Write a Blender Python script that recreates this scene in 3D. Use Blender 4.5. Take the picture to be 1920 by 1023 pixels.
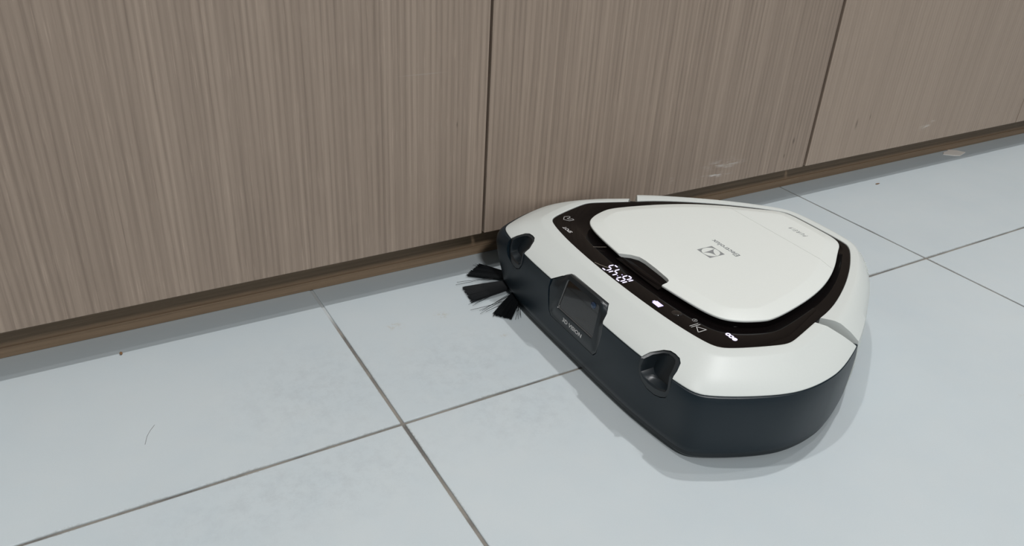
import bpy, bmesh, math, random
from mathutils import Vector, Matrix
random.seed(7)
S = bpy.context.scene
COL = S.collection
for o in list(bpy.data.objects):
    bpy.data.objects.remove(o)

# ------------------------------------------------------------------ camera
# world: X along the cupboards, Y into the cupboards, Z up, origin at a crossing of the floor joints
cam_d = bpy.data.cameras.new('camera')
cam_d.sensor_fit = 'HORIZONTAL'
cam_d.sensor_width = 36.0
cam_d.lens = 1499.205 / 1920 * 36.0
cam_d.clip_start = 0.01
cam = bpy.data.objects.new('camera', cam_d)
COL.objects.link(cam)
right = Vector((0.86252131, -0.50305746, 0.05468259))
down = Vector((-0.20558961, -0.44712192, -0.87052564))
fwd = Vector((0.4623742, 0.73960474, -0.48907557))
m = Matrix.Identity(4)
for i in range(3):
    m[i][0] = right[i]; m[i][1] = -down[i]; m[i][2] = -fwd[i]
m.translation = (-0.17497209, -0.41393126, 0.37754499)
cam.matrix_world = m
S.camera = cam

# ------------------------------------------------------------------ light
S.view_settings.view_transform = 'Standard'
S.view_settings.look = 'None'
S.view_settings.exposure = 0.06
S.view_settings.gamma = 1.0
S.view_settings.use_curve_mapping = False
W = bpy.data.worlds.new('world'); S.world = W
W.use_nodes = True
bg = W.node_tree.nodes['Background']
bg.inputs[0].default_value = (0.86, 0.95, 1.0, 1)
bg.inputs[1].default_value = 0.20

def lamp(name, kind, loc, power, size, color=(1, 1, 1), target=None):
    d = bpy.data.lights.new(name, kind)
    d.energy = power; d.color = color
    if kind == 'AREA':
        d.shape = 'DISK'; d.size = size
    else:
        d.shadow_soft_size = size
    o = bpy.data.objects.new(name, d); COL.objects.link(o)
    o.location = loc
    if target is not None:
        o.rotation_euler = (Vector(target) - Vector(loc)).to_track_quat('-Z', 'Y').to_euler()
    return o
lamp('ceiling_spot', 'POINT', (0.86, 0.166, 2.1), 56, 0.028)
lamp('ceiling_spot', 'POINT', (0.84, -0.13, 2.1), 14, 0.03)
lamp('ceiling_spot', 'POINT', (-0.25, 0.165, 2.1), 40, 0.032)
lamp('room_lamp', 'AREA', (-0.5, -2.6, 2.5), 54, 0.35, target=(0.3, 0.1, 0))

# ------------------------------------------------------------------ material helpers
class NT:
    def __init__(self, name):
        self.m = bpy.data.materials.new(name); self.m.use_nodes = True
        self.t = self.m.node_tree; self.b = self.t.nodes['Principled BSDF']
    def n(self, typ, **kw):
        x = self.t.nodes.new(typ)
        for k, v in kw.items(): setattr(x, k, v)
        return x
    def l(self, a, b): self.t.links.new(a, b)
    def val(self, inp, v):
        if hasattr(v, 'is_linked') or hasattr(v, 'links'): self.l(v, inp)
        else: inp.default_value = v
    def math(self, op, a, b=0.0, c=0.0, clamp=False):
        x = self.n('ShaderNodeMath', operation=op); x.use_clamp = clamp
        self.val(x.inputs[0], a); self.val(x.inputs[1], b); self.val(x.inputs[2], c)
        return x.outputs[0]
    def pos(self):
        return self.n('ShaderNodeNewGeometry').outputs['Position']
    def objpos(self):
        return self.n('ShaderNodeTexCoord').outputs['Object']
    def mapping(self, v, scale=(1, 1, 1), loc=(0, 0, 0)):
        x = self.n('ShaderNodeMapping'); self.l(v, x.inputs[0])
        x.inputs['Scale'].default_value = scale; x.inputs['Location'].default_value = loc
        return x.outputs[0]
    def noise(self, v, scale, detail=3, rough=0.5):
        x = self.n('ShaderNodeTexNoise'); self.l(v, x.inputs['Vector'])
        x.inputs['Scale'].default_value = scale; x.inputs['Detail'].default_value = detail
        x.inputs['Roughness'].default_value = rough
        return x.outputs[0]
    def ramp(self, f, lo, hi):
        x = self.n('ShaderNodeMapRange'); self.l(f, x.inputs[0])
        x.inputs[1].default_value = lo; x.inputs[2].default_value = hi
        return x.outputs[0]
    def mix(self, f, a, b, blend='MIX'):
        x = self.n('ShaderNodeMix', data_type='RGBA', blend_type=blend)
        self.val(x.inputs[0], f)
        for s, v in ((x.inputs[6], a), (x.inputs[7], b)):
            if isinstance(v, tuple): s.default_value = (*v, 1) if len(v) == 3 else v
            else: self.l(v, s)
        return x.outputs[2]
    def bump(self, h, strength, dist=0.001):
        x = self.n('ShaderNodeBump'); x.inputs['Strength'].default_value = strength
        x.inputs['Distance'].default_value = dist
        self.l(h, x.inputs['Height']); self.l(x.outputs[0], self.b.inputs['Normal'])
    def blob(self, v, c, r):
        """soft ellipsoid mask around a place on the surface (a stain's own place)"""
        s = self.n('ShaderNodeVectorMath', operation='SUBTRACT'); self.l(v, s.inputs[0]); s.inputs[1].default_value = c
        q = self.n('ShaderNodeVectorMath', operation='DIVIDE'); self.l(s.outputs[0], q.inputs[0]); q.inputs[1].default_value = r
        l = self.n('ShaderNodeVectorMath', operation='LENGTH'); self.l(q.outputs[0], l.inputs[0])
        x = self.n('ShaderNodeMapRange', interpolation_type='SMOOTHSTEP'); self.l(l.outputs['Value'], x.inputs[0])
        x.inputs[1].default_value = 1.0; x.inputs[2].default_value = 0.0
        return x.outputs[0]

def plain(name, col, rough=0.4, spec=0.5, metal=0.0, emit=None, strength=0.0, grain=0.0, gscale=900):
    k = NT(name); b = k.b
    b.inputs['Roughness'].default_value = rough
    b.inputs['Specular IOR Level'].default_value = spec
    b.inputs['Metallic'].default_value = metal
    if grain:
        f = k.noise(k.objpos(), gscale, 2)
        k.l(k.mix(f, tuple(c * (1 - grain) for c in col), tuple(min(1, c * (1 + grain)) for c in col)), b.inputs['Base Color'])
    else:
        b.inputs['Base Color'].default_value = (*col, 1)
    if emit:
        b.inputs['Emission Color'].default_value = (*emit, 1)
        b.inputs['Emission Strength'].default_value = strength
    return k.m

def tile_material():
    k = NT('pale_grey_tile'); p = k.pos()
    f1 = k.ramp(k.noise(p, 5, 4, 0.6), 0.3, 0.7)
    f2 = k.ramp(k.noise(p, 38, 5, 0.65), 0.3, 0.7)
    f3 = k.noise(p, 1400, 2, 0.6)
    c = k.mix(f1, (0.478, 0.535, 0.562), (0.535, 0.585, 0.602))
    c = k.mix(k.math('MULTIPLY', f2, 0.26), c, (0.56, 0.58, 0.575))
    c = k.mix(k.math('MULTIPLY', f3, 0.18), c, (0.33, 0.36, 0.375))
    # smudges of their own around the near joint crossing
    g = k.ramp(k.noise(p, 95, 8, 0.78), 0.45, 0.70)
    mask = None
    for ctr, r in (((-0.045, 0.06, 0), (0.10, 0.10, 0.1)), ((0.07, 0.045, 0), (0.10, 0.08, 0.1)),
                   ((0.085, -0.02, 0), (0.08, 0.07, 0.1)), ((-0.08, -0.03, 0), (0.16, 0.06, 0.1))):
        bl = k.blob(p, ctr, r)
        mask = bl if mask is None else k.math('MAXIMUM', mask, bl)
    c = k.mix(k.math('MULTIPLY', k.math('MULTIPLY', g, mask), 0.30), c, (0.27, 0.29, 0.31))
    # faint beige stains
    g2 = k.ramp(k.noise(p, 260, 4, 0.7), 0.48, 0.6)
    mask = None
    for ctr, r in (((0.044, 0.119, 0), (0.012, 0.008, 0.1)), ((0.088, 0.118, 0), (0.010, 0.008, 0.1)),
                   ((0.121, 0.0665, 0), (0.006, 0.004, 0.1)), ((0.455, -0.19, 0), (0.008, 0.005, 0.1))):
        bl = k.blob(p, ctr, r)
        mask = bl if mask is None else k.math('MAXIMUM', mask, bl)
    c = k.mix(k.math('MULTIPLY', k.math('MULTIPLY', g2, mask), 0.5), c, (0.40, 0.36, 0.28))
    # ragged grimy edge along the joints
    sp = k.n('ShaderNodeSeparateXYZ'); k.l(p, sp.inputs[0])
    def joint(x): return k.math('ABSOLUTE', k.math('SUBTRACT', k.math('FLOORED_MODULO', k.math('ADD', x, 0.3), 0.6), 0.3))
    dj = k.math('MINIMUM', joint(sp.outputs['X']), joint(sp.outputs['Y']))
    dj = k.math('ADD', dj, k.math('MULTIPLY', k.math('SUBTRACT', k.noise(p, 420, 4, 0.7), 0.5), 0.0045))
    grime = k.math('MULTIPLY', k.ramp(sp.outputs['Y'], 0.16, 0.10), k.math('MULTIPLY', k.ramp(dj, 0.0026, 0.0010), k.ramp(k.noise(p, 22, 3), 0.40, 0.62)))
    c = k.mix(k.math('MULTIPLY', grime, 0.6, clamp=True), c, (0.22, 0.21, 0.19))
    k.l(c, k.b.inputs['Base Color'])
    k.b.inputs['Roughness'].default_value = 0.55
    k.b.inputs['Specular IOR Level'].default_value = 0.35
    k.bump(k.noise(p, 900, 3, 0.6), 0.08, 0.0004)
    return k.m

def grout_material():
    k = NT('dirty_grout'); p = k.pos()
    f = k.ramp(k.noise(p, 16, 3, 0.6), 0.42, 0.6)
    g = k.noise(p, 600, 3, 0.6)
    c = k.mix(f, (0.22, 0.205, 0.180), (0.075, 0.075, 0.075))
    c = k.mix(k.math('MULTIPLY', g, 0.5), c, (0.30, 0.27, 0.23))
    sy = k.n('ShaderNodeSeparateXYZ'); k.l(p, sy.inputs[0])
    fade = k.math('MULTIPLY', k.ramp(sy.outputs['Y'], 0.135, 0.16), k.ramp(sy.outputs['X'], 0.3, 0.2))
    c = k.mix(fade, c, (0.46, 0.48, 0.48))
    k.l(c, k.b.inputs['Base Color']); k.b.inputs['Roughness'].default_value = 0.9
    k.bump(g, 0.5, 0.0006)
    return k.m

def wood_material(name, light, mid, dark, horizontal=False, scuffs=False):
    k = NT(name); p = k.pos()
    a, b = (0.0, 1.0) if not horizontal else (1.0, 0.0)
    def stretch(long, across):
        s = (across, across, long) if not horizontal else (long, across, across)
        return k.mapping(p, s)
    w = k.noise(stretch(1.2, 3), 1.6, 2)
    # the laminate's fine pin stripes, slightly wandering
    sx = k.n('ShaderNodeSeparateXYZ'); k.l(p, sx.inputs[0])
    across = sx.outputs['X'] if not horizontal else sx.outputs['Z']
    ph = k.math('ADD', k.math('MULTIPLY', across, 2 * math.pi / 0.0052), k.math('MULTIPLY', k.noise(stretch(2.2, 22), 1.0, 2), 9.0))
    st = k.math('MULTIPLY_ADD', k.math('SINE', ph), 0.5, 0.5)
    n1 = k.ramp(k.noise(stretch(1.6, 170), 1.0, 3, 0.6), 0.3, 0.7)
    n2 = k.ramp(k.noise(stretch(9, 520), 1.0, 3, 0.6), 0.3, 0.7)
    big = k.ramp(k.noise(stretch(1.2, 7), 1.0, 3, 0.55), 0.3, 0.7)
    c = k.mix(big, mid, light)
    keep = 1.0
    if scuffs:   # the third door is a plainer, paler sheet
        plainer = k.math('GREATER_THAN', sx.outputs['X'], 0.597)
        c = k.mix(k.math('MULTIPLY', plainer, 0.5), c, tuple(x * 1.04 for x in light))
        keep = k.math('MULTIPLY_ADD', plainer, -0.55, 1.0)
    c = k.mix(k.math('MULTIPLY', k.math('MULTIPLY', n1, 0.38), keep), c, dark)
    c = k.mix(k.math('MULTIPLY', k.math('MULTIPLY', st, n2), k.math('MULTIPLY', keep, 0.50)), c, dark)
    c = k.mix(k.math('MULTIPLY', k.ramp(k.noise(stretch(30, 900), 1.0, 2), 0.58, 0.75), 0.25), c, tuple(min(1, x * 1.5) for x in light))
    if scuffs:
        g = k.ramp(k.noise(k.mapping(p, (60, 60, 420)), 1.0, 4, 0.6), 0.48, 0.66)
        mask = None
        for ctr, r in (((0.462, 0.1745, 0.0640), (0.040, 0.02, 0.0085)), ((0.448, 0.1745, 0.0520), (0.032, 0.02, 0.0045)),
                       ((0.815, 0.1745, 0.0610), (0.018, 0.02, 0.0045)), ((0.825, 0.1745, 0.067), (0.016, 0.02, 0.0022)),
                       ((0.385, 0.1745, 0.0560), (0.006, 0.02, 0.0050))):
            bl = k.blob(p, ctr, r)
            mask = bl if mask is None else k.math('MAXIMUM', mask, bl)
        c = k.mix(k.math('MULTIPLY', k.math('MULTIPLY', g, mask), 0.8, clamp=True), c, (0.66, 0.62, 0.58))
        # small dark drips
        mask = None
        for ctr, r in (((0.565, 0.1745, 0.0760), (0.0028, 0.02, 0.0060)), ((0.5545, 0.1745, 0.0590), (0.0018, 0.02, 0.0040)),
                       ((0.672, 0.1745, 0.083), (0.0028, 0.02, 0.0100)), ((0.695, 0.1745, 0.089), (0.0012, 0.02, 0.0060)),
                       ((0.128, 0.1745, 0.150), (0.001, 0.02, 0.004))):
            bl = k.blob(p, ctr, r)
            mask = bl if mask is None else k.math('MAXIMUM', mask, bl)
        c = k.mix(k.math('MULTIPLY', mask, 0.6), c, (0.075, 0.055, 0.04))
        # long hairline scratch on the near door
        bl = k.blob(p, (0.096, 0.1745, 0.1965), (0.030, 0.02, 0.0007))
        c = k.mix(k.math('MULTIPLY', bl, 0.5), c, (0.40, 0.36, 0.31))
    k.l(c, k.b.inputs['Base Color'])
    k.b.inputs['Roughness'].default_value = 0.5
    k.b.inputs['Specular IOR Level'].default_value = 0.3
    k.bump(k.math('ADD', n2, st), 0.25, 0.0003)
    return k.m

M = dict(
    tile=tile_material(), grout=grout_material(),
    door=wood_material('taupe_striped_laminate', (0.412, 0.322, 0.255), (0.360, 0.278, 0.218), (0.150, 0.110, 0.084), scuffs=True),
    kick=wood_material('brown_plinth_laminate', (0.270, 0.192, 0.125), (0.230, 0.160, 0.103), (0.125, 0.085, 0.053), horizontal=True),
    carcass=plain('dark_carcass_board', (0.035, 0.026, 0.020), 0.7),
    white=plain('white_satin_plastic', (0.60, 0.625, 0.60), 0.38, 0.35, grain=0.02),
    lidw=plain('white_lid_plastic', (0.69, 0.71, 0.675), 0.40, 0.4, grain=0.02),
    dark=plain('blue_grey_plastic', (0.005, 0.0120, 0.0180), 0.40, 0.40, grain=0.12),
    black=plain('satin_black_plastic', (0.010, 0.014, 0.017), 0.30, 0.5, grain=0.1),
    gloss=plain('glossy_black_panel', (0.004, 0.003, 0.003), 0.08, 0.14),
    glass=plain('dark_camera_glass', (0.006, 0.005, 0.005), 0.05, 1.0),
    lens=plain('blue_coated_lens', (0.01, 0.03, 0.07), 0.03, 0.9),
    ring=plain('lens_ring_plastic', (0.04, 0.045, 0.05), 0.25),
    trim=plain('grey_gasket', (0.10, 0.10, 0.10), 0.35),
    led=plain('violet_white_led', (0.3, 0.3, 0.4), 0.4, emit=(0.62, 0.52, 1.0), strength=1.1),
    ledhot=plain('bright_white_led', (0.3, 0.3, 0.4), 0.4, emit=(0.82, 0.74, 1.0), strength=1.15),
    print=plain('pale_grey_print', (0.55, 0.54, 0.53), 0.5),
    printd=plain('mid_grey_print', (0.17, 0.18, 0.19), 0.5),
    logo=plain('logo_grey_print', (0.235, 0.245, 0.245), 0.45),
    bristle=plain('black_nylon_bristle', (0.004, 0.005, 0.006), 0.6, 0.2),
    rubber=plain('black_rubber', (0.012, 0.012, 0.012), 0.8),
    crumb=plain('brown_crumb', (0.20, 0.11, 0.05), 0.9),
    scrap=plain('beige_paint_flake', (0.80, 0.75, 0.69), 0.8),
    hair=plain('dark_hair', (0.10, 0.09, 0.08), 0.6),
    lint=plain('pale_lint', (0.32, 0.27, 0.22), 0.7),
)

# ------------------------------------------------------------------ object helpers
def empty(name, loc=(0, 0, 0), rz=0.0):
    o = bpy.data.objects.new(name, None); COL.objects.link(o)
    o.location = loc; o.rotation_euler = (0, 0, rz); o.empty_display_size = 0.05
    return o
def tag(o, label, cat, group=None):
    o['label'] = label; o['category'] = cat
    if group: o['group'] = group
    return o
def mesh_obj(name, bm, mat, parent=None, smooth=True, angle=35):
    bmesh.ops.recalc_face_normals(bm, faces=bm.faces)
    me = bpy.data.meshes.new(name); bm.to_mesh(me); bm.free()
    return link_mesh(name, me, mat, parent, smooth, angle)
def link_mesh(name, me, mat, parent=None, smooth=True, angle=35):
    me.materials.clear(); me.materials.append(mat)
    if smooth:
        me.shade_smooth()
        me.set_sharp_from_angle(angle=math.radians(angle))
    else:
        me.shade_flat()
    o = bpy.data.objects.new(name, me); COL.objects.link(o)
    if parent is not None: o.parent = parent
    return o
def box(bm, lo, hi, bev=0.0):
    x0, y0, z0 = lo; x1, y1, z1 = hi
    if bev <= 0:
        vs = [bm.verts.new(v) for v in ((x0,y0,z0),(x1,y0,z0),(x1,y1,z0),(x0,y1,z0),(x0,y0,z1),(x1,y0,z1),(x1,y1,z1),(x0,y1,z1))]
        for f in ((3,2,1,0),(4,5,6,7),(0,1,5,4),(1,2,6,5),(2,3,7,6),(3,0,4,7)): bm.faces.new([vs[i] for i in f])
        return
    t = bmesh.new(); box(t, lo, hi)
    bmesh.ops.bevel(t, geom=t.edges[:], offset=bev, segments=2, affect='EDGES', profile=0.5)
    me = bpy.data.meshes.new('t'); t.to_mesh(me); t.free(); bm.from_mesh(me); bpy.data.meshes.remove(me)

# ------------------------------------------------------------------ floor
T = 0.6; G = 0.0025
floor = empty('floor'); floor['kind'] = 'structure'
bm = bmesh.new(); box(bm, (-1.2, -1.8, -0.06), (3.0, 0.6, -0.0011))
mesh_obj('grout_bed', bm, M['grout'], floor, smooth=False)
bm = bmesh.new(); box(bm, (G/2, G/2, -0.010), (T - G/2, T - G/2, 0.0), 0.0007)
tile_me = None
for i in range(-2, 5):
    for j in range(-3, 1):
        if tile_me is None:
            o = mesh_obj('tile', bm, M['tile'], floor, smooth=False); tile_me = o.data
        else:
            o = bpy.data.objects.new('tile', tile_me); COL.objects.link(o); o.parent = floor
        o.location = (i * T, j * T, 0.0)

# ------------------------------------------------------------------ plinth and cupboards
YK, YD = 0.206, 0.1745
kick = empty('baseboard_back', (0, 0, 0)); kick['kind'] = 'structure'
bm = bmesh.new(); box(bm, (-0.72, YK + 0.0012, 0.0003), (1.92, YK + 0.018, 0.0405)); mesh_obj('plinth_board', bm, M['kick'], kick, smooth=False)
bm = bmesh.new(); box(bm, (-0.72, YK - 0.0006, 0.0003), (1.92, YK + 0.0010, 0.0088), 0.0003); mesh_obj('seal_strip', bm, M['kick'], kick, smooth=False)
HD = 2.02
bm = bmesh.new(); box(bm, (-0.9, 0.565, 0.0), (2.6, 0.60, 2.6)); wb = mesh_obj('wall_back', bm, plain('white_wall_paint', (0.6, 0.6, 0.58), 0.8), smooth=False); wb['kind'] = 'structure'
gaps = [-0.280, 0.158, 0.5945, 1.037, 1.478]
gw = [0.003, 0.0026, 0.0050, 0.0016, 0.003]
labels = ['taupe striped wooden cupboard with full-height plain door, leftmost in view, brush tufts before its corner',
          'taupe striped wooden cupboard directly behind the robot vacuum, white scuffs low on its door',
          'paler taupe wooden cupboard right of the wide dark gap, one white scuff low down',
          'taupe wooden cupboard of which only a sliver shows at the right edge of the photo']
for i in range(4):
    x0 = gaps[i] + gw[i] / 2; x1 = gaps[i+1] - gw[i+1] / 2
    c = empty('cupboard', ((x0 + x1) / 2, YD, 0.0405))
    tag(c, labels[i], 'cupboard', 'row of wooden cupboards along the floor')
    ox, oy, oz = c.location
    bm = bmesh.new(); box(bm, (x0 - 0.0005 - ox, YD + 0.0195 - oy, 0.0410 - oz), (x1 + 0.0005 - ox, 0.56 - oy, HD - oz)); mesh_obj('carcass', bm, M['carcass'], c, smooth=False)
    bm = bmesh.new(); box(bm, (x0 - ox, YD - oy, 0.0397 - oz), (x1 - ox, YD + 0.018 - oy, HD - oz), 0.0007); mesh_obj('door', bm, M['door'], c, smooth=False)

# ------------------------------------------------------------------ robot vacuum: outlines (mm, u = front to back, v = across, z = up)
TH = math.radians(-1.3)
dx, dy = math.cos(TH), math.sin(TH)
CU = 290.0
root = empty('robot_vacuum', (0.290 * dx - 0.0145 * dy, 0.290 * dy + 0.0145 * dx, 0.0), TH)
tag(root, 'white and dark blue-grey rounded triangular robot vacuum with lit black panel on grey tiles', 'robot vacuum')
def P(u, v, z): return Vector(((u - CU) / 1000, v / 1000, z / 1000))

HO = [(150,0),(150,40),(150.5,75),(152.5,97),(154.6,113),(156.6,125),(158.8,131.5),(164,137.5),(182,147),(202,155),(218,159.5),(232,161),(250,160),(272,155.5),(306,140),(332,124),(358,106),(384,87),(407,66),(422,47),(430,27),(432,0)]
HB = [(182.5,0),(183,30),(185,65),(188,88),(190.5,100),(192.5,106.5),(196,111.5),(203,115.5),(218,121),(238,127),(245,127.7),(252,126.6),(283,116),(312,107),(346,89),(376,69),(398,51),(409,40),(412.5,32),(413,15),(413,0)]
HL = [(206,0),(208,30),(211,58),(214,75),(219,87),(229,95),(243,100.5),(253,102.5),(275,99),(307,91),(334,80.5),(361,65),(386,46),(399,37),(404,27),(404.5,10),(404.5,0)]
N = 360
def closed(half, it=2):
    pts = half + [(u, -v) for u, v in reversed(half[1:-1])]
    for _ in range(it):
        q = []
        for i in range(len(pts)):
            a = pts[i]; b = pts[(i+1) % len(pts)]
            q += [(a[0]*.75+b[0]*.25, a[1]*.75+b[1]*.25), (a[0]*.25+b[0]*.75, a[1]*.25+b[1]*.75)]
        pts = q
    return pts
def radial(pts):
    """distance from the centre to the outline in N directions"""
    out = []
    n = len(pts)
    for k in range(N):
        a = 2*math.pi*k/N; ca, sa = math.cos(a), math.sin(a); best = 0
        for i in range(n):
            x0, y0 = pts[i][0]-CU, pts[i][1]; x1, y1 = pts[(i+1)%n][0]-CU, pts[(i+1)%n][1]
            c0 = ca*y0 - sa*x0; c1 = ca*y1 - sa*x1
            if (c0 <= 0 < c1) or (c1 <= 0 < c0):
                t = c0/(c0-c1); x = x0+(x1-x0)*t; y = y0+(y1-y0)*t
                r = x*ca + y*sa
                if r > best: best = r
        out.append(best)
    return out
RO, RB, RL = radial(closed(HO)), radial(closed(HB)), radial(closed(HL))
def ring2d(R): return [(CU + r*math.cos(2*math.pi*k/N), r*math.sin(2*math.pi*k/N)) for k, r in enumerate(R)]
O2, B2, L2 = ring2d(RO), ring2d(RB), ring2d(RL)
def inset(ring, d):
    out = []
    n = len(ring)
    for i in range(n):
        a = ring[(i-2)%n]; b = ring[(i+2)%n]
        tx, ty = b[0]-a[0], b[1]-a[1]; l = math.hypot(tx, ty) or 1
        out.append((ring[i][0] - ty/l*d, ring[i][1] + tx/l*d))   # counter-clockwise: inward
    return out
def lerp(A, B, t): return [(a[0]+(b[0]-a[0])*t, a[1]+(b[1]-a[1])*t) for a, b in zip(A, B)]
def shrink(A, s): return [(CU+(a[0]-CU)*s, a[1]*s) for a in A]
def loft(rings, cap0=False, cap1=False, loop=False):
    bm = bmesh.new()
    vs = [[bm.verts.new(P(u, v, z)) for u, v in r] for r, z in rings]
    n = len(vs[0])
    pairs = list(zip(vs, vs[1:])) + ([(vs[-1], vs[0])] if loop else [])
    for a, b in pairs:
        for i in range(n):
            j = (i+1) % n
            bm.faces.new((a[i], a[j], b[j], b[i]))
    if cap0: bm.faces.new(list(reversed(vs[0])))
    if cap1: bm.faces.new(vs[-1])
    bmesh.ops.recalc_face_normals(bm, faces=bm.faces)
    return bm
def prism(poly, z0, z1):
    bm = bmesh.new()
    a = [bm.verts.new(P(u, v, z0)) for u, v in poly]; b = [bm.verts.new(P(u, v, z1)) for u, v in poly]
    n = len(poly)
    for i in range(n): bm.faces.new((a[i], a[(i+1)%n], b[(i+1)%n], b[i]))
    bm.faces.new(list(reversed(a))); bm.faces.new(b)
    bmesh.ops.recalc_face_normals(bm, faces=bm.faces)
    return bm
def boolean(bm, cutters, ops):
    """bm minus / intersected with the cutters, returned as a new mesh (all temporaries removed)"""
    me = bpy.data.meshes.new('t'); bm.to_mesh(me); bm.free()
    o = bpy.data.objects.new('t', me); COL.objects.link(o); tmp = []
    for c, op in zip(cutters, ops):
        cm = bpy.data.meshes.new('t'); c.to_mesh(cm); c.free()
        co = bpy.data.objects.new('t', cm); COL.objects.link(co); tmp.append(co)
        md = o.modifiers.new('b', 'BOOLEAN'); md.operation = op; md.solver = 'EXACT'; md.object = co
    dg = bpy.context.evaluated_depsgraph_get()
    res = bpy.data.meshes.new_from_object(o.evaluated_get(dg))
    for x in [o] + tmp:
        d = x.data; bpy.data.objects.remove(x); bpy.data.meshes.remove(d)
    return res
def copy_bm(bm):
    return bm.copy()

# ---- sensor and camera outlines on the front
def front_u(v): # front face of the body at height below 57
    v = abs(v)
    pts = [(0,150),(40,150),(70,150.4),(90,151.8),(105,153.8),(113,155.6),(120,158)]
    for (a, ua), (b, ub) in zip(pts, pts[1:]):
        if v <= b: return ua + (ub-ua)*(v-a)/(b-a)
    return 160
SENS = [(150.6,-82.8,57.6),(158,-84.3,60.6),(165.5,-89.5,63.4),(168.3,-93.5,64.4),(168.8,-98,64.6),(168.3,-103,64.4),(166.0,-106.8,63.4),(160,-110.5,61.0),
        (155.4,-112.6,58.2),(154.9,-113.6,52),(154.6,-113.4,45),(153.9,-111.8,40.8),(152.9,-107,38.2),(152.0,-101,36.8),(151.2,-94,37.4),(150.6,-87.5,40.8),(150.2,-83.6,46),(150.1,-82.4,52)]
SENS_IN = [(152.2,-86,57.6),(158.5,-87.3,60.0),(163.8,-91.2,62.3),(165.6,-94.2,63.0),(165.9,-98,63.2),(165.4,-101.6,63.0),(163.2,-104.2,62.2),(158.8,-107.2,60.2),
           (155.4,-109.0,57.8),(154.6,-110.0,52),(154.3,-110.2,47.5),(154.0,-109.3,45.5),(153.2,-105.5,44.2),(152.2,-101,43.6),(151.4,-94.5,43.6),(150.9,-89,44.6),(150.7,-86,47),(150.7,-85.4,52)]
def loop_faces(bm, a, b):
    n = len(a)
    for i in range(n): bm.faces.new((a[i], a[(i+1)%n], b[(i+1)%n], b[i]))
def sensor_pieces(sgn):
    pts = [(u, v*(1 if sgn < 0 else -1), z) for u, v, z in SENS]
    n = len(pts); c = [sum(p[i] for p in pts)/n for i in range(3)]
    cut = bmesh.new()
    sc = lambda p, s: (c[0]+(p[0]-c[0])*s, c[1]+(p[1]-c[1])*s, c[2]+(p[2]-c[2])*s)
    def out(p):
        k = -78 - (-0.8*p[0] + 0.6*p[2]); return (p[0]-0.8*k, p[1], p[2]+0.6*k)
    f = [cut.verts.new(P(*out(p))) for p in pts]
    g = [cut.verts.new(P(p[0]+0.2, p[1], p[2])) for p in pts]
    h = [cut.verts.new(P(p[0]+14, p[1], p[2]-1.5)) for p in pts]
    loop_faces(cut, f, g); loop_faces(cut, g, h); cut.faces.new(f); cut.faces.new(h)
    bmesh.ops.triangulate(cut, faces=[x for x in cut.faces if len(x.verts) > 4])
    bmesh.ops.recalc_face_normals(cut, faces=cut.faces)
    # the insert: flush frame, lip and hollow with a leaning back wall
    inner = [(u, v*(1 if sgn < 0 else -1), z) for u, v, z in SENS_IN]
    ins = bmesh.new()
    k = 0.972
    S0 = [sc(p, k) for p in pts]
    def back(q):
        return (160.0 + (q[2]-45)*0.33, c[1]+(q[1]-c[1])*0.93, q[2]+(1.6 if q[2] < 50 else -1.2 if q[2] > 57 else 0.2))
    l0 = [ins.verts.new(P(p[0]+13, p[1], p[2]-1.6)) for p in S0]
    l1 = [ins.verts.new(P(*p)) for p in S0]
    l2 = [ins.verts.new(P(p[0]-0.55+0.06*(q[0]-p[0]), p[1]+(q[1]-p[1])*0.16, p[2]+(q[2]-p[2])*0.10+(0.4 if p[2] > 57 else 0))) for p, q in zip(S0, inner)]
    l3 = [ins.verts.new(P(p[0]-0.45+0.85*(q[0]-p[0]), p[1]+(q[1]-p[1])*0.86, p[2]+(q[2]-p[2])*0.86+(0.35 if p[2] > 57 else 0))) for p, q in zip(S0, inner)]
    l4 = [ins.verts.new(P(q[0]+0.6, q[1], q[2]+(0.5 if q[2] < 50 else 0))) for q in inner]
    l5 = [ins.verts.new(P(*back(q))) for q in inner]
    for a, b in ((l0,l1),(l1,l2),(l2,l3),(l3,l4),(l4,l5)): loop_faces(ins, a, b)
    ins.faces.new(l5); ins.faces.new(list(reversed(l0)))
    return cut, ins

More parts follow.
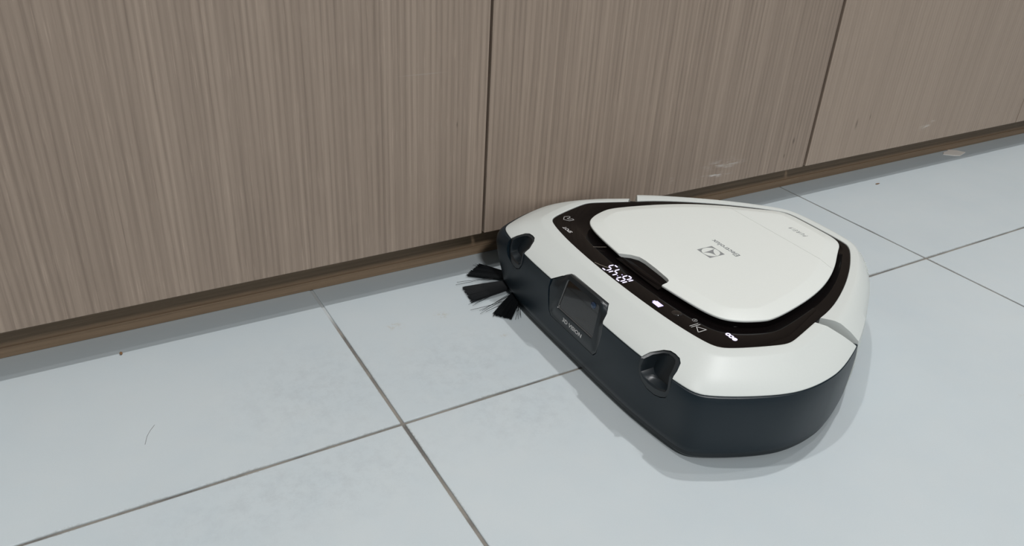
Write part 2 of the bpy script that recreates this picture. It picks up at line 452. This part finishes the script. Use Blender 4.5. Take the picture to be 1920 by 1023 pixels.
def cam_u(z): return 148.4 + (z-28.0)*(9.0/40.0)
F2 = [(30,27.5),(33,31),(31.5,41),(29.3,50),(27.2,60),(25.2,66.4),(22,68.6),(-22,68.6),(-25.2,66.4),(-27.2,60),(-29.3,50),(-31.5,41),(-33,31),(-30,27.5)]
Bk = [(149.2,31.4,26.4),(149.3,34.8,30.2),(150.0,37.4,43),(150.2,38.2,50),(152.3,37.4,57.6),(159.5,31.5,62.0),(165.5,25,64.6)]
Bk = Bk + [(u, -v, z) for u, v, z in reversed(Bk)]
W2 = [(23.6,37.6),(24.9,39.2),(24.2,46),(23.6,52),(23.0,58),(22.4,62.2),(21,63.6),(-21,63.6),(-22.4,62.2),(-23.0,58),(-23.6,52),(-24.2,46),(-24.9,39.2),(-23.6,37.6)]
def cam_pieces():
    cut = bmesh.new()
    a = [cut.verts.new(P(138, v, z)) for u, v, z in Bk]
    b = [cut.verts.new(P(cam_u(z)+7.5, v, z)) for u, v, z in Bk]
    loop_faces(cut, a, b); cut.faces.new(a); cut.faces.new(b)
    bmesh.ops.triangulate(cut, faces=[x for x in cut.faces if len(x.verts) > 4])
    bmesh.ops.recalc_face_normals(cut, faces=cut.faces)
    h = bmesh.new()
    c = 48.0
    Bs = [(u, v*0.982, 47+(z-47)*0.982) for u, v, z in Bk]
    back = [h.verts.new(P(u+9, v*0.97, z-1.5)) for u, v, z in Bs]
    seat = [h.verts.new(P(*p)) for p in Bs]
    mid = [h.verts.new(P(cam_u(z)+0.55+0.2*(u-cam_u(z)), v2*0.86+v*0.14, z*0.86+z3*0.14)) for (u, v, z3), (v2, z) in zip(Bs, F2)]
    fr = [h.verts.new(P(cam_u(z), v*0.965, c+(z-c)*0.965)) for v, z in F2]
    win = [h.verts.new(P(cam_u(z)-0.05, v*1.03, 50.5+(z-50.5)*1.03)) for v, z in W2]
    wl = [h.verts.new(P(cam_u(z)+1.6, v, z)) for v, z in W2]
    wb = [h.verts.new(P(cam_u(z)+5.0, v, z)) for v, z in W2]
    for p, q in ((back,seat),(seat,mid),(mid,fr),(fr,win),(win,wl),(wl,wb)): loop_faces(h, p, q)
    h.faces.new(wb); h.faces.new(list(reversed(back)))
    bmesh.ops.triangulate(h, faces=[x for x in h.faces if len(x.verts) > 4])
    return cut, h

cutL, insL = sensor_pieces(-1)
cutR, insR = sensor_pieces(+1)
cutC, house = cam_pieces()

# ---- base plate and lower body
bm = loft([(inset(O2, 16), 3.6), (inset(O2, 5), 2.6), (inset(O2, 2.6), 2.8), (inset(O2, 1.6), 4.2), (inset(O2, 1.6), 7.4)], True, True)
mesh_obj('base_plate', bm, M['black'], root)
def bulge(ring, amount):
    """the front corners swell out below the white shell"""
    out = []
    n = len(ring)
    for i in range(n):
        a = ring[(i-2)%n]; b = ring[(i+2)%n]; u, v = ring[i]
        tx, ty = b[0]-a[0], b[1]-a[1]; l = math.hypot(tx, ty) or 1
        w = (1.0 if v > 0 else 0.35) * max(0, min(1, (abs(v)-104)/26.0)) * max(0, min(1, (262-u)/75.0))
        out.append((u + ty/l*amount*w, v - tx/l*amount*w))
    return out
bm = loft([(inset(O2, 3.0), 7.8), (inset(O2, 0.9), 7.9), (inset(O2, 0.3), 8.8), (inset(O2, -0.4), 13), (bulge(inset(O2, -0.8), 2.5), 24), (bulge(inset(O2, -1.0), 5.0), 36), (bulge(inset(O2, -0.9), 6.5), 46), (bulge(inset(O2, -0.5), 6.5), 51), (bulge(inset(O2, -0.1), 5.0), 54.5), (bulge(inset(O2, 0.1), 2.5), 56.8), (inset(O2, 0.8), 57.4),
           (inset(O2, 5), 57.4), (shrink(O2, 0.6), 57.5)], True, True)
me = boolean(bm, [copy_bm(cutL), copy_bm(cutR), copy_bm(cutC)], ['DIFFERENCE']*3)
link_mesh('lower_body', me, M['dark'], root)

# ---- upper shell: front piece and rear piece, parted by slanting joints
KEEP_F = [(276.5,108),(305,139),(345,182),(100,260),(100,-260),(345,-182),(305,-139),(276.5,-108)]
KEEP_R = [(288.5,108),(308,135),(345,186),(520,260),(520,-260),(345,-186),(308,-135),(288.5,-108)]
front = loft([(inset(O2, 0.5), 57.7), (inset(O2, 0.5), 58.2), (inset(O2, 1.6), 59.2), (lerp(O2, B2, 0.36), 64.2), (lerp(O2, B2, 0.72), 69.3), (lerp(O2, B2, 0.75), 69.7), (lerp(O2, B2, 0.78), 69.95), (lerp(O2, B2, 0.97), 70.8), (B2, 70.8), (inset(B2, 0.3), 70.6),
              (inset(B2, 0.3), 66.0), (lerp(O2, B2, 0.9), 64.5), (lerp(O2, B2, 0.3), 57.7)], loop=True)
ops = ['INTERSECT'] + ['DIFFERENCE']*3
me = boolean(front, [prism(KEEP_F, -20, 120), copy_bm(cutL), copy_bm(cutR), copy_bm(cutC)], ops)
link_mesh('front_shell', me, M['white'], root)
OR = inset(O2, -1.2)
rear = loft([(inset(OR, 5), 9), (inset(OR, 2.5), 9), (inset(OR, 0.6), 14), (inset(OR, -0.6), 32), (inset(OR, 0.2), 50), (inset(OR, 1.6), 60), (lerp(OR, B2, 0.30), 66.0), (lerp(OR, B2, 0.56), 70.6), (lerp(OR, B2, 0.68), 71.5), (lerp(OR, B2, 0.76), 71.6),
             (B2, 71.0), (inset(B2, 0.3), 70.6), (inset(B2, 0.3), 66), (lerp(OR, B2, 0.75), 63), (inset(OR, 5), 52)], loop=True)
me = boolean(rear, [prism(KEEP_R, -20, 120)], ['INTERSECT'])
rear_o = link_mesh('rear_shell', me, M['white'], root)
# outlet slots across the rear corner: rows of short raised ribs
rib_me = None
for sgn in (-1, 1):
    for row in range(9):
        a = math.radians(11 + row*2.6)*sgn
        for c3 in range(3):
            t = (0.13, 0.21, 0.29)[c3]; z = 59.95 + (t-0.05)*24
            k = int(round(a/(2*math.pi)*N)) % N
            u = OR[k][0]+(B2[k][0]-OR[k][0])*t; v = OR[k][1]+(B2[k][1]-OR[k][1])*t
            if rib_me is None:
                bm = bmesh.new(); box(bm, (-0.0010, -0.0005, -0.0006), (0.0010, 0.0005, 0.0004), 0.0002)
                o = mesh_obj('outlet_rib', bm, M['white'], rear_o, smooth=False); rib_me = o.data
            else:
                o = bpy.data.objects.new('outlet_rib', rib_me); COL.objects.link(o); o.parent = rear_o
            o.location = P(u, v, z); o.rotation_euler = (0, math.radians(28), a*1.6)
# ---- glossy panel ring around the lid
bm = loft([(inset(B2, 0.4), 64.5), (inset(B2, 0.4), 69.9), (inset(B2, 0.8), 70.3), (lerp(B2, L2, 0.60), 70.2), (lerp(B2, L2, 0.66), 69.7), (lerp(B2, L2, 1.0), 68.2), (inset(L2, 0.9), 68.2), (inset(L2, 1.2), 71.0), (inset(L2, 2.2), 71.9), (shrink(L2, 0.6), 71.9)], False, True)
vs = [v for v in bm.verts if v.co.z < 0.0646]
bm.faces.new(vs)
band = mesh_obj('control_panel', bm, M['gloss'], root, angle=25)

# ---- lid in two pieces with a finger notch
def lid_bm():
    return loft([(inset(L2, 2.0), 71.6), (inset(L2, 0.5), 72.3), (L2, 72.9), (L2, 73.9), (inset(L2, 0.35), 74.35), (inset(L2, 1.0), 74.6), (inset(L2, 11.4), 76.72), (inset(L2, 12.1), 76.86), (inset(L2, 12.9), 76.93), (inset(L2, 14), 76.95), (shrink(inset(L2, 14), 0.6), 77.0)], True, True)
notch = [(180,-30.2),(213,-30.2),(215.6,-29.2),(216.6,-26),(217.6,-10),(217.9,4),(217.2,11),(214,18),(209.5,24),(206.5,28),(180,30)]
big = [(150,-200),(355.88,-200),(355.88,200),(150,200)]
big2 = [(356.12,-200),(460,-200),(460,200),(356.12,200)]
me = boolean(lid_bm(), [prism(notch, 60, 90), prism(big, 60, 90)], ['DIFFERENCE', 'INTERSECT'])
lid = link_mesh('dust_bin_lid', me, M['lidw'], root)
me = boolean(lid_bm(), [prism(big2, 60, 90)], ['INTERSECT'])
lid2 = link_mesh('rear_lid_panel', me, M['lidw'], root)
# sloped floor of the finger notch
bm = bmesh.new()
top = [(206.0,-29.0,70.0),(213.2,-29.4,72.6),(215.8,-28.6,73.3),(216.9,-20,73.5),(217.8,4,73.5),(217.0,11,73.4),(213.8,18,72.8),(209.2,24,71.6),(206.0,27.0,70.0)]
a = [bm.verts.new(P(u, v, 66.8)) for u, v, z in top]; b = [bm.verts.new(P(*q)) for q in top]
loop_faces(bm, a, b); bm.faces.new(list(reversed(a))); bm.faces.new(b)
bmesh.ops.triangulate(bm, faces=[f for f in bm.faces if len(f.verts) > 4])
mesh_obj('finger_recess', bm, M['gloss'], root, smooth=False)

# ---- sensors and camera
mesh_obj('obstacle_sensor', insL, M['black'], root, angle=30)
mesh_obj('obstacle_sensor', insR, M['black'], root, angle=30)
housing = mesh_obj('camera_housing', house, M['black'], root, angle=42)
def window_poly(z0, z1, off, thick, s=0.985):
    """slice of the slanted window between two heights"""
    def half(z):
        pts = [(37.6,23.6),(39.2,24.9),(46,24.2),(52,23.6),(58,23.0),(62.2,22.4),(63.6,21)]
        for (a, va), (b, vb) in zip(pts, pts[1:]):
            if z <= b: return (va + (vb-va)*(z-a)/(b-a))*s
        return 21*s
    zs = [z0] + [z for z in (39.2,46,52,58,62.2) if z0 < z < z1] + [z1]
    bm = bmesh.new()
    poly = [(half(z), z) for z in zs] + [(-half(z), z) for z in reversed(zs)]
    a = [bm.verts.new(P(cam_u(z)+off, v, z)) for v, z in poly]; b = [bm.verts.new(P(cam_u(z)+off+thick, v, z)) for v, z in poly]
    loop_faces(bm, a, b); bm.faces.new(a); bm.faces.new(b)
    return bm
win = mesh_obj('camera_window', window_poly(37.8, 63.4, 1.5, 0.8), M['glass'], housing, smooth=False)
# fine horizontal ridges on the window
bm = bmesh.new()
for k in range(26):
    z = 39.4 + k*0.92
    t = window_poly(z, z+0.30, 1.48, 0.2, 0.95)
    tm = bpy.data.meshes.new('t'); t.to_mesh(tm); t.free(); bm.from_mesh(tm); bpy.data.meshes.remove(tm)
mesh_obj('window_ridges', bm, M['glass'], housing, smooth=False)
# thin gasket line round the window
bm = bmesh.new()
a = [bm.verts.new(P(cam_u(z)+0.7, v*1.016, 50.5+(z-50.5)*1.016)) for v, z in W2]
b = [bm.verts.new(P(cam_u(z)+0.9, v*0.985, 50.5+(z-50.5)*0.985)) for v, z in W2]
c = [bm.verts.new(P(cam_u(z)+1.6, v*0.985, 50.5+(z-50.5)*0.985)) for v, z in W2]
loop_faces(bm, a, b); loop_faces(bm, b, c)
mesh_obj('window_gasket', bm, M['trim'], housing, smooth=False)
def disc_dome(cu, cv, cz, r, depth, rings=6, seg=28):
    bm = bmesh.new(); prev = None
    tilt = math.atan(9.0/40)
    for i in range(rings+1):
        a = (math.pi/2)*i/rings
        rr = r*math.cos(a); h = depth*math.sin(a)
        if i == rings:
            top = bm.verts.new(P(cu-h, cv, cz))
            for j in range(seg): bm.faces.new((prev[j], prev[(j+1)%seg], top))
        else:
            cur = [bm.verts.new(P(cu-h+math.sin(2*math.pi*j/seg)*rr*math.sin(tilt), cv+rr*math.cos(2*math.pi*j/seg), cz+rr*math.sin(2*math.pi*j/seg)*math.cos(tilt))) for j in range(seg)]
            if prev:
                for j in range(seg): bm.faces.new((prev[j], prev[(j+1)%seg], cur[(j+1)%seg], cur[j]))
            else: bm.faces.new(list(reversed(cur)))
            prev = cur
    return bm
mesh_obj('lens_ring', disc_dome(cam_u(60.6)+1.5, -14.6, 60.4, 3.9, 0.55, 3), M['ring'], housing)
mesh_obj('camera_lens', disc_dome(cam_u(60.6)+1.3, -14.6, 60.4, 3.1, 1.5), M['lens'], housing)

# ------------------------------------------------------------------ prints and lit signs
def text_mesh(s, shear=0.0, bold=0.0, space=1.0):
    c = bpy.data.curves.new('t', 'FONT'); c.body = s; c.size = 1.0; c.shear = shear; c.space_character = space; c.offset = bold
    c.resolution_u = 4; c.extrude = 0.01
    o = bpy.data.objects.new('t', c); COL.objects.link(o)
    dg = bpy.context.evaluated_depsgraph_get()
    me = bpy.data.meshes.new_from_object(o.evaluated_get(dg))
    bpy.data.objects.remove(o); bpy.data.curves.remove(c)
    return me
def place_text(name, s, fn, size, mat, parent, shear=0.0, bold=0.0, space=1.0):
    """size = (width, height) in mm, fn maps reading coordinates (x right, y up, h off the surface) in mm to the robot"""
    me = text_mesh(s, shear, bold, space)
    xs = [v.co.x for v in me.vertices]; ys = [v.co.y for v in me.vertices]
    x0, x1, y0, y1 = min(xs), max(xs), min(ys), max(ys)
    for v in me.vertices:
        v.co = P(*fn((v.co.x-x0)/(x1-x0)*size[0], (v.co.y-y0)/(y1-y0)*size[1], 0.05 if v.co.z > 0 else 0.0))
    bm = bmesh.new(); bm.from_mesh(me); bpy.data.meshes.remove(me)
    return mesh_obj(name, bm, mat, parent, smooth=False)
def flat(u0, v0, z): return lambda x, y, h: (u0 - y, v0 + x, z + h)      # read from behind the machine: right = +v, up = -u
def slab(polys, z, h=0.06):
    bm = bmesh.new()
    for poly in polys:
        a = [bm.verts.new(P(u, v, z)) for u, v in poly]; b = [bm.verts.new(P(u, v, z+h)) for u, v in poly]
        loop_faces(bm, a, b); bm.faces.new(list(reversed(a))); bm.faces.new(b)
    bmesh.ops.triangulate(bm, faces=[f for f in bm.faces if len(f.verts) > 4])
    return bm
def stroke(pts, w, close=False):
    """thin quads along a polyline"""
    out = []
    seq = list(zip(pts, pts[1:])) + ([(pts[-1], pts[0])] if close else [])
    for a, b in seq:
        d = (b[0]-a[0], b[1]-a[1]); l = math.hypot(*d); t = (d[0]/l, d[1]/l); n = (-t[1]*w/2, t[0]*w/2)
        a2 = (a[0]-t[0]*w/2, a[1]-t[1]*w/2); b2 = (b[0]+t[0]*w/2, b[1]+t[1]*w/2)
        out.append([(a2[0]+n[0], a2[1]+n[1]), (b2[0]+n[0], b2[1]+n[1]), (b2[0]-n[0], b2[1]-n[1]), (a2[0]-n[0], a2[1]-n[1])])
    return out
ZB = 70.32; ZL = 77.0
place_text('brand_print', 'Electrolux', flat(297.2, -21.2, ZL), (31.8, 5.2), M['printd'], lid, bold=0.012)
place_text('series_print', 'PUREi9', flat(380.2, -17.3, ZL), (19.2, 4.6), M['printd'], lid2, shear=0.30, space=1.45)
place_text('spot_print', 'SPOT', flat(198.4, 80.9, ZB), (12.2, 3.5), M['print'], band, bold=0.02)
place_text('eco_light', 'eco', flat(214.9, -109.0, ZB), (10.5, 3.9), M['ledhot'], band, bold=0.035)
place_text('vision_print', '3D VISION', lambda x, y, h: (cam_u(31.3+y) - 0.10 - h, 13.6 - x, 31.3 + y), (27.2, 3.1), M['print'], housing, bold=0.02)
# emblem: grey square with the round three-pointed sign
cu, cv, hs, r = 278.0, -6.2, 8.1, 7.6
def em(x, y): return (cu - y, cv + x)
polys = []
for q in range(4):
    corner = [(1,1),(-1,1),(-1,-1),(1,-1)][q]
    a0 = q*math.pi/2
    arc = [(r*math.cos(a0+i*math.pi/24), r*math.sin(a0+i*math.pi/24)) for i in range(13)]
    e0 = [(1,0),(0,1),(-1,0),(0,-1)][q]; e1 = [(0,1),(-1,0),(0,-1),(1,0)][q]
    c3 = [(corner[0]*hs, corner[1]*hs)]
    fan = [(e0[0]*hs, e0[1]*hs)] + c3 + [(e1[0]*hs, e1[1]*hs)]
    for i in range(12):
        tgt = c3[0]
        polys.append([em(*arc[i]), em(*tgt), em(*arc[i+1])])
    polys.append([em(*fan[0]), em(*c3[0]), em(*arc[0])]); polys.append([em(*c3[0]), em(*fan[2]), em(*arc[-1])])
def qb(a, c, b, n=8): return [((1-t)**2*a[0]+2*t*(1-t)*c[0]+t*t*b[0], (1-t)**2*a[1]+2*t*(1-t)*c[1]+t*t*b[1]) for t in [i/n for i in range(n)]]
t1, t2, t3 = (1.3,7.5), (3.2,-7.0), (-7.5,0.1)
star = qb(t1, (1.6,0.3), t2) + qb(t2, (0.6,-1.2), t3) + qb(t3, (0.6,0.2), t1)
polys += [[em(0.3, 0.2), em(*star[i]), em(*star[(i+1) % len(star)])] for i in range(len(star))]
mesh_obj('brand_emblem', slab(polys, ZL, 0.05), M['logo'], lid, smooth=False)
# seven-segment clock
display = empty('clock_display'); display.parent = band
def seg_poly(x0, y0, x1, y1, w):
    dx_, dy_ = x1-x0, y1-y0; l = math.hypot(dx_, dy_); tx, ty = dx_/l, dy_/l; nx, ny = -ty*w/2, tx*w/2
    e = w*0.45
    q = [(x0, y0), (x0+tx*e+nx, y0+ty*e+ny), (x1-tx*e+nx, y1-ty*e+ny), (x1, y1), (x1-tx*e-nx, y1-ty*e-ny), (x0+tx*e-nx, y0+ty*e-ny)]
    return [(197.6 - y, x) for x, y in q]
SEG = {'a':((0,2),(1,2)),'b':((1,1),(1,2)),'c':((1,0),(1,1)),'d':((0,0),(1,0)),'e':((0,0),(0,1)),'f':((0,1),(0,2)),'g':((0,1),(1,1))}
DW, DH = 5.3, 6.05
for name, x0, segs in (('digit', -14.6, 'bc'), ('digit', -6.8, 'abcdefg'), ('digit', 4.0, 'bcfg'), ('digit', 12.2, 'acdfg')):
    ps = []
    for s in segs:
        (ax, ay), (bx, by) = SEG[s]
        ps.append(seg_poly(x0+ax*DW+(0.65 if ax != bx else 0), ay*DH+(0.65 if ay != by else 0), x0+bx*DW-(0.65 if ax != bx else 0), by*DH-(0.65 if ay != by else 0), 1.25))
    mesh_obj(name, slab(ps, ZB), M['ledhot'], display, smooth=False)
ps = [[(u0+0.55*math.cos(i*math.pi/4), v0+0.55*math.sin(i*math.pi/4)) for i in range(8)] for u0, v0 in ((193.7,1.3),(189.3,1.3))]
mesh_obj('colon', slab(ps, ZB), M['led'], display, smooth=False)
mesh_obj('battery_light', slab([[(189.7,-50.3),(194.6,-50.3),(194.6,-42.6),(189.7,-42.6)], [(190.9,-42.5),(193.4,-42.5),(193.4,-41.2),(190.9,-41.2)]], ZB), M['led'], band, smooth=False)
ps = stroke([(195.0,-89.2),(202.7,-89.2),(198.6,-83.0)], 0.55, True) + stroke([(194.8,-80.2),(202.3,-80.2)], 0.5) + stroke([(194.8,-81.9),(202.8,-81.9)], 0.5)
circ = [(203.1+1.75*math.cos(i*math.pi/8), -75.8+1.75*math.sin(i*math.pi/8)) for i in range(16)]
ps += stroke(circ, 0.4, True) + stroke([(202.6,-75.8),(204.0,-75.8)], 0.4)
mesh_obj('play_print', slab(ps, ZB), M['print'], band, smooth=False)
home = [(212.0,107.6),(213.0,108.1),(213.0,110.0),(208.3,110.8),(204.7,106.2),(208.0,101.7),(213.0,101.8),(213.0,104.4),(209.3,104.6),(209.0,106.9),(212.0,107.2)]
mesh_obj('home_print', slab(stroke(home, 0.5), ZB), M['print'], band, smooth=False)
# small clear light window beside the battery light
bm = bmesh.new(); prev = None
for i in range(6):
    a = math.pi/2*i/5; rr = 4.2*math.cos(a); hh = 0.9*math.sin(a)
    if i == 5:
        top = bm.verts.new(P(197.6, -62.2, ZB-0.25+hh))
        for q in range(28): bm.faces.new((prev[q], prev[(q+1)%28], top))
    else:
        cur = [bm.verts.new(P(197.6+rr*math.cos(q*math.pi/14), -62.2+rr*math.sin(q*math.pi/14), ZB-0.25+hh)) for q in range(28)]
        if prev: loop_faces(bm, prev, cur)
        prev = cur
mesh_obj('indicator_dome', bm, M['glass'], band)

# ------------------------------------------------------------------ wheels and side brush
def wheel(cu, cv, cz, r, w):
    bm = bmesh.new(); seg = 32
    prof = [(-w/2, r*0.5), (-w/2, r-1), (-w/2+1, r), (w/2-1, r), (w/2, r-1), (w/2, r*0.5)]
    L = [[bm.verts.new(P(cu+q*math.cos(2*math.pi*j/seg), cv+x, cz+q*math.sin(2*math.pi*j/seg))) for j in range(seg)] for x, q in prof]
    for a, b in zip(L, L[1:]): loop_faces(bm, a, b)
    bm.faces.new(list(reversed(L[0]))); bm.faces.new(L[-1])
    return bm
for sv in (-1, 1): mesh_obj('wheel', wheel(300, sv*105, 24.1, 24, 16), M['rubber'], root)
mesh_obj('caster', wheel(395, 0, 9.1, 9, 10), M['rubber'], root)
hubc = (178.0, 118.0)
bm = prism([(hubc[0]+9*math.cos(i*math.pi/12), hubc[1]+9*math.sin(i*math.pi/12)) for i in range(24)], 2.2, 9)
brush = mesh_obj('side_brush', bm, M['black'], root)
def bristle(bm, p0, p1, p2, r):
    pts = []
    for i in range(5):
        t = i/4
        pts.append(tuple((1-t)**2*a+2*t*(1-t)*b+t*t*c for a, b, c in zip(p0, p1, p2)))
    prev = None
    for i, q in enumerate(pts):
        a, b = pts[max(0, i-1)], pts[min(4, i+1)]
        tx, ty = b[0]-a[0], b[1]-a[1]; l = math.hypot(tx, ty) or 1; nx, ny = -ty/l, tx/l
        rr = r*(1 if i < 4 else 0.6)
        cur = [bm.verts.new(P(q[0]+nx*rr, q[1]+ny*rr, q[2]-rr*0.5)), bm.verts.new(P(q[0]-nx*rr, q[1]-ny*rr, q[2]-rr*0.5)), bm.verts.new(P(q[0], q[1], q[2]+rr))]
        if prev: loop_faces(bm, prev, cur)
        prev = cur
    bm.faces.new(prev)
# each tuft: tip line (two ends), bend, stray ends
tufts = [((156.5,171.5),(134.5,156.5), (166.5,146.5),(160.5,131.5), [(139,160,-9,6),(150,174,6,3),(153,175,8,3),(118,146,0,0),(121,150,0,0),(160,173,3,1)]),
         ((121.8,138.0),(118.2,112.2), (160.5,127.5),(157.5,113.5), [(113.5,110,0,0),(116,107,0,0),(119,108.5,0,0)]),
         ((125.8,86.5),(136.9,73.2), (158.5,108.5),(156.2,92.0), [(111,101,0,0),(116,92,0,0),(120,96,0,0),(122,93,0,0),(118,97,0,0),(140,71,0,0),(143,71,0,0),(146,72,0,0),(124,83,0,0),(147,75,0,0)])]
for tipa, tipb, ra, rb, strays in tufts:
    bm = bmesh.new()
    for k in range(190):
        t = (k + random.random())/190; h = random.random()
        j = 1 + random.uniform(-0.045, 0.03)
        mid = (ra[0]+(rb[0]-ra[0])*t, ra[1]+(rb[1]-ra[1])*t)
        tip = (tipa[0]+(tipb[0]-tipa[0])*t + random.uniform(-.4,.4), tipa[1]+(tipb[1]-tipa[1])*t + random.uniform(-.4,.4))
        tip = (mid[0]+(tip[0]-mid[0])*j, mid[1]+(tip[1]-mid[1])*j)
        base = (hubc[0]+(mid[0]-hubc[0])*0.35, hubc[1]+(mid[1]-hubc[1])*0.35)
        bristle(bm, (base[0], base[1], 5.5+2*h), (mid[0], mid[1], 4.8+2.6*h), (tip[0], tip[1], 0.7+2.6*h), 0.34)
    for sx_, sy_, bx, by in strays:
        t = random.random()
        mid = (ra[0]+(rb[0]-ra[0])*t + bx*0.3, ra[1]+(rb[1]-ra[1])*t + by*0.3)
        base = (hubc[0]+(mid[0]-hubc[0])*0.35, hubc[1]+(mid[1]-hubc[1])*0.35)
        bristle(bm, (base[0], base[1], 6), (mid[0], mid[1], 5.0), (sx_, sy_, 1.2), 0.22)
    o = mesh_obj('bristle_tuft', bm, M['bristle'], brush, smooth=False); o['kind'] = 'stuff'

# ------------------------------------------------------------------ small things on the floor and on the machine
def crumb(loc, r, label, seed):
    rnd = random.Random(seed); bm = bmesh.new()
    bmesh.ops.create_icosphere(bm, subdivisions=2, radius=1)
    for v in bm.verts:
        k = 1 + rnd.uniform(-0.28, 0.22)
        v.co = Vector((v.co.x*r[0]*k, v.co.y*r[1]*k, v.co.z*r[2]*k))
    zmin = min(v.co.z for v in bm.verts)
    for v in bm.verts: v.co.z -= zmin
    o = mesh_obj('crumb', bm, M['crumb'], smooth=False); o.location = loc
    return tag(o, label, 'crumb', 'crumbs on the floor')
crumb((-0.1625, 0.1735, 0.0), (0.0010, 0.0021, 0.0009), 'brown crumb on pale tile at the shadow edge below the leftmost cupboard', 3)
crumb((0.7286, 0.1609, 0.0), (0.0038, 0.0010, 0.0006), 'flat brown crumb on bare tile in front of the paler taupe cupboard', 5)
bm = bmesh.new()
pl = [(-20,0),(-12,5),(-2,6),(6,10),(14,4),(20,-8),(8,-11),(0,-13),(-9,-9)]
a = [bm.verts.new((x/1000, y/1000, 0.0)) for x, y in pl]; b = [bm.verts.new((x/1000, y/1000, 0.0006+0.0004*((i*7)%3)/2)) for i, (x, y) in enumerate(pl)]
loop_faces(bm, a, b); bm.faces.new(list(reversed(a))); bm.faces.new(b)
bmesh.ops.triangulate(bm, faces=[f for f in bm.faces if len(f.verts) > 4])
sc_ = mesh_obj('paint_flake', bm, M['scrap'], smooth=False); sc_.location = (0.938, 0.196, 0.0)
tag(sc_, 'pale beige flake lying on the tile against the plinth, right side of the photo', 'flake')
def fibre(name, pts, r, mat):
    bm = bmesh.new(); prev = None
    n = len(pts)
    for i, q in enumerate(pts):
        a, b = pts[max(0, i-1)], pts[min(n-1, i+1)]
        tx, ty = b[0]-a[0], b[1]-a[1]; l = math.hypot(tx, ty) or 1; nx, ny = -ty/l*r, tx/l*r
        cur = [bm.verts.new((q[0]+nx, q[1]+ny, q[2]-r*.5)), bm.verts.new((q[0]-nx, q[1]-ny, q[2]-r*.5)), bm.verts.new((q[0], q[1], q[2]+r))]
        if prev: loop_faces(bm, prev, cur)
        else: bm.faces.new(list(reversed(cur)))
        prev = cur
    bm.faces.new(prev)
    return mesh_obj(name, bm, mat, smooth=False)
o = fibre('hair', [(-0.1539, 0.0753, 0.0001), (-0.1575, 0.0705, 0.0001), (-0.1605, 0.0650, 0.0001), (-0.1629, 0.0572, 0.0001)], 0.00013, M['hair'])
tag(o, 'short dark hair lying on the large pale tile below the leftmost cupboard', 'hair')
def world(u, v, z):
    u /= 1000; v = v/1000 + 0.0145
    return (u*dx - v*dy, u*dy + v*dx, z/1000)
o = fibre('lint_fibre', [world(184.8, 27.1, 70.6), world(186.3, 22.5, 70.6), world(188.5, 17.5, 70.6), world(190.1, 15.0, 70.6)], 0.00017, M['lint'])
tag(o, 'pale lint fibre on the black panel just left of the lit clock digits', 'fibre', 'fibres on the control panel')
o = fibre('lint_fibre', [world(199.0, 50.5, 70.6), world(203.5, 48.2, 70.6), world(209.6, 46.0, 70.4)], 0.00010, M['lint'])
tag(o, 'faint pale lint fibre on the black panel beside the long front edge of the lid', 'fibre', 'fibres on the control panel')
